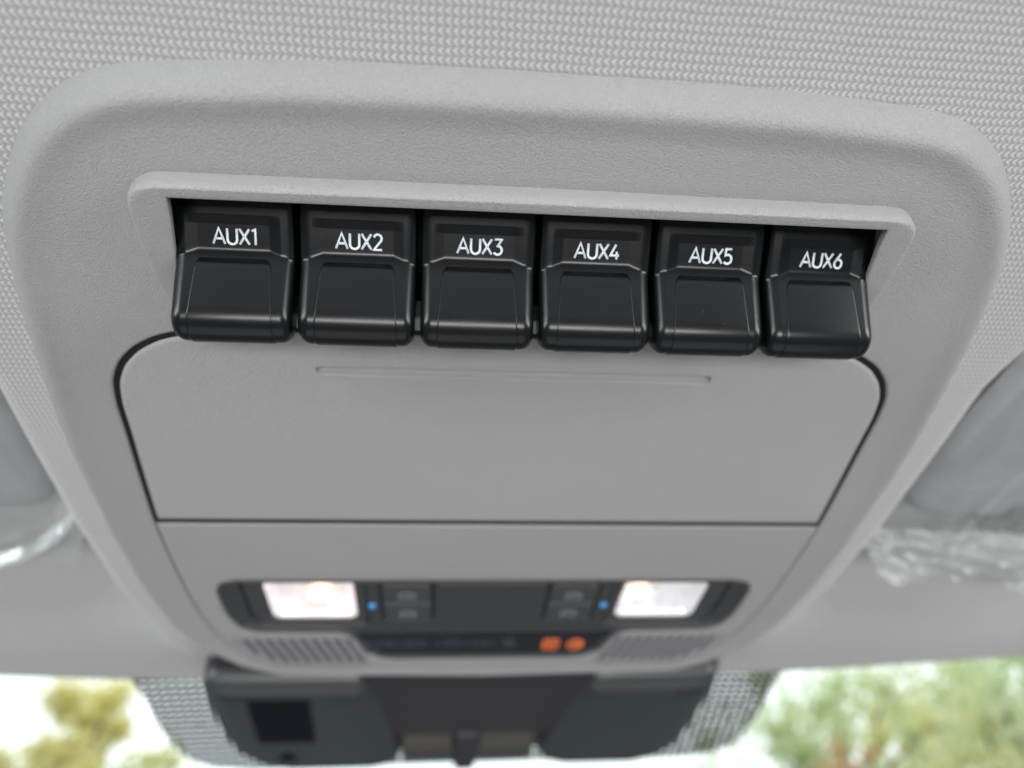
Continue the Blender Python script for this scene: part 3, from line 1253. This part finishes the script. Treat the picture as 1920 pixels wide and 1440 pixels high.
def jagR(u):
    base = interp([(152, 247), (160, 252), (168, 266), (180, 269), (196, 266), (212, 272), (222, 268), (240, 281), (260, 292), (330, 300)], u)
    return base + 2.5 * noise.noise(Vector((u * .15, 3, 1)))


def wR(u, v, f):
    b = -19 + 2.6 * ridged(u * 1.0, v * .25, .022, 5.0) + 1.6 * max(0, ridged(u * 1.0, v * .12, .055, 31.0) - .45)
    cr = sstep((v - (interp([(150, 240), (170, 232), (200, 232), (260, 240)], u))) / 6.0)
    b += cr * (6.0 * ridged(u * .8, v * 1.8, .042, 2.0) + 1.8 * ridged(u * 1.0, v * 2.0, .08, 7.0) - 2)
    if u < 160: b -= (160 - u) * .5
    return b


film_sheet('plastic_film', (153, 330, 130), (70, 0, 110), wR, 'crumpled clear plastic film hanging over the right sun visor',
           lambda u: interp([(150, 238), (170, 232), (200, 232), (260, 238)], u), jagR, 1)


def jagL(u):
    a = -u
    return interp([(143, 226), (150, 238), (160, 262), (166, 268), (172, 262), (186, 262), (230, 278), (320, 300)], a)


def wL(u, v, f):
    b = -19 + 2.0 * ridged(u * 1.0, v * .5, .02, 15.0)
    if -u < 156: b -= (156 + u) * .5
    # raised roll of film along the visor's front edge
    a = -u
    vr = interp([(145, 222), (154, 234), (172, 248), (188, 255), (230, 264)], a)
    b += 7.5 * math.exp(-((v - vr) / 2.6) ** 2)
    return b


film_sheet('plastic_film', (-330, -144, 170), (70, 0, 260), wL, 'clear plastic film with a rolled white edge over the left sun visor',
           lambda u: interp([(-230, 260.5), (-188, 251.5), (-172, 244.5), (-154, 230.5), (-145, 218.5)], u), jagL, 2)

# ------------------------------------------------------------------ outside: ground and trees
gm = NT('darkened_concrete')
gm.set((.16, .16, .15), .9, .2)
gc = gm.noise(.6, 4, .6)
gm.l(gm.ramp(gc, [(.3, (.07, .07, .07, 1)), (.7, (.10, .10, .10, 1))]), gm.b.inputs['Base Color'])  # colour darkened to stand in for the dim cabin below the ceiling
me = bpy.data.meshes.new('ground')
me.from_pydata([(-300, -300, GROUND_Z), (300, -300, GROUND_Z), (300, 300, GROUND_Z), (-300, 300, GROUND_Z)], [], [(0, 1, 2, 3)])
g = new_obj('ground', me, gm.m)
g['kind'] = 'structure'
g['label'] = 'ground outside the vehicle, darkened like a dim cabin floor'


def leaf_mat(name, c1, c2):
    t = NT(name).set(c1, .6, .3)
    oi = t.n('ShaderNodeNewGeometry')
    mx = t.n('ShaderNodeMix', data_type='RGBA')
    t.l(oi.outputs['Random Per Island'], mx.inputs[0])
    mx.inputs[6].default_value = c1 + (1,)
    mx.inputs[7].default_value = c2 + (1,)
    t.l(mx.outputs[2], t.b.inputs['Base Color'])
    tl = t.n('ShaderNodeBsdfTranslucent')
    t.l(mx.outputs[2], tl.inputs[0])
    ms = t.n('ShaderNodeMixShader'); ms.inputs[0].default_value = .5
    t.l(t.b.outputs[0], ms.inputs[1]); t.l(tl.outputs[0], ms.inputs[2]); t.l(ms.outputs[0], t.out.inputs['Surface'])
    return t.m


M_yel = leaf_mat('yellow_autumn_leaves', (.86, .78, .30), (.92, .88, .55))
M_grn = leaf_mat('pale_green_leaves', (.62, .70, .38), (.82, .86, .62))
M_olv = leaf_mat('olive_leaves', (.74, .74, .36), (.86, .84, .56))
M_org = leaf_mat('orange_leaves', (.70, .45, .22), (.78, .58, .36))
M_bark = NT('brown_bark').set((.09, .07, .05), .9).m


def tree(az, dist, h, cr, mat, label, n=900, seed=0, leaf=.2, dens=1.0):
    rnd = random.Random(seed)
    x, y = dist * math.sin(R(az)), dist * math.cos(R(az))
    root = bpy.data.objects.new('tree', None)
    COL.objects.link(root)
    root.location = (x, y, GROUND_Z)
    root['label'] = label; root['category'] = 'tree'; root['group'] = 'trees beyond the windscreen'
    bm = bmesh.new()
    ch = h * .62
    cl = [(rnd.gauss(0, cr * .45), rnd.gauss(0, cr * .45), h - ch / 2 + rnd.uniform(-.5, .42) * ch, rnd.uniform(.22, .42) * cr) for _ in range(int(16 * dens))]
    for k in range(n):
        c = rnd.choice(cl)
        d = Vector((rnd.gauss(0, 1), rnd.gauss(0, 1), rnd.gauss(0, 1))).normalized() * c[3] * min(1.9, abs(rnd.gauss(0, .8)))
        p = Vector(c[:3]) + d
        q = Vector((rnd.gauss(0, 1), rnd.gauss(0, 1), rnd.gauss(0, 1))).normalized()
        e = q.orthogonal().normalized()
        s = leaf * rnd.uniform(.6, 1.3)
        f = q.cross(e)
        vs_ = [bm.verts.new(p + e * s), bm.verts.new(p + f * s * .5), bm.verts.new(p - e * s), bm.verts.new(p - f * s * .5)]
        bm.faces.new(vs_)
    me = bpy.data.meshes.new('crown'); bm.to_mesh(me); bm.free()
    new_obj('crown', me, mat, root)
    bm = bmesh.new()

    def limb(a, b, ra, rb):
        a, b = Vector(a), Vector(b)
        t = (b - a).normalized(); e = t.orthogonal().normalized(); f = t.cross(e)
        r1 = [bm.verts.new(a + (e * math.cos(i * math.pi / 4) + f * math.sin(i * math.pi / 4)) * ra) for i in range(8)]
        r2 = [bm.verts.new(b + (e * math.cos(i * math.pi / 4) + f * math.sin(i * math.pi / 4)) * rb) for i in range(8)]
        for i in range(8):
            bm.faces.new((r1[i], r1[(i + 1) % 8], r2[(i + 1) % 8], r2[i]))
    limb((0, 0, 0), (0, 0, h * .45), .16, .1)
    for c in cl[:9]:
        limb((0, 0, h * rnd.uniform(.28, .45)), c[:3], .07, .02)
    me = bpy.data.meshes.new('trunk'); bm.to_mesh(me); bm.free()
    new_obj('trunk', me, M_bark, root)
    return root


# camera height above the ground is about 1.6 m
tree(-24.2, 13, 3.95, .75, M_yel, 'slender yellow autumn tree seen through the left of the windscreen', 3200, 1, .09, 1.6)
tree(-27.6, 17, 3.3, .9, M_grn, 'pale green tree just left of the yellow autumn tree', 900, 2, .10, .9)
tree(-19.6, 14, 3.1, 1.0, M_olv, 'low olive tree between the yellow tree and the camera cover', 1700, 3, .10)
tree(26.5, 15, 4.3, 1.8, M_grn, 'pale green tree nearest the camera cover on the right', 2600, 4, .11, 1.6)
tree(27.6, 12, 2.8, .6, M_org, 'small orange tree low in the right of the windscreen', 500, 5, .08, .8)
tree(32.0, 18, 4.3, 2.3, M_olv, 'olive tree in the middle of the right windscreen view', 2800, 6, .12, 1.6)
tree(38.5, 14, 4.4, 2.0, M_grn, 'tall green tree at the far right of the windscreen', 2800, 7, .11, 1.5)
tree(35.5, 12, 3.1, 1.4, M_olv, 'low yellow green bushy tree at the lower right', 2200, 8, .10, 1.3)
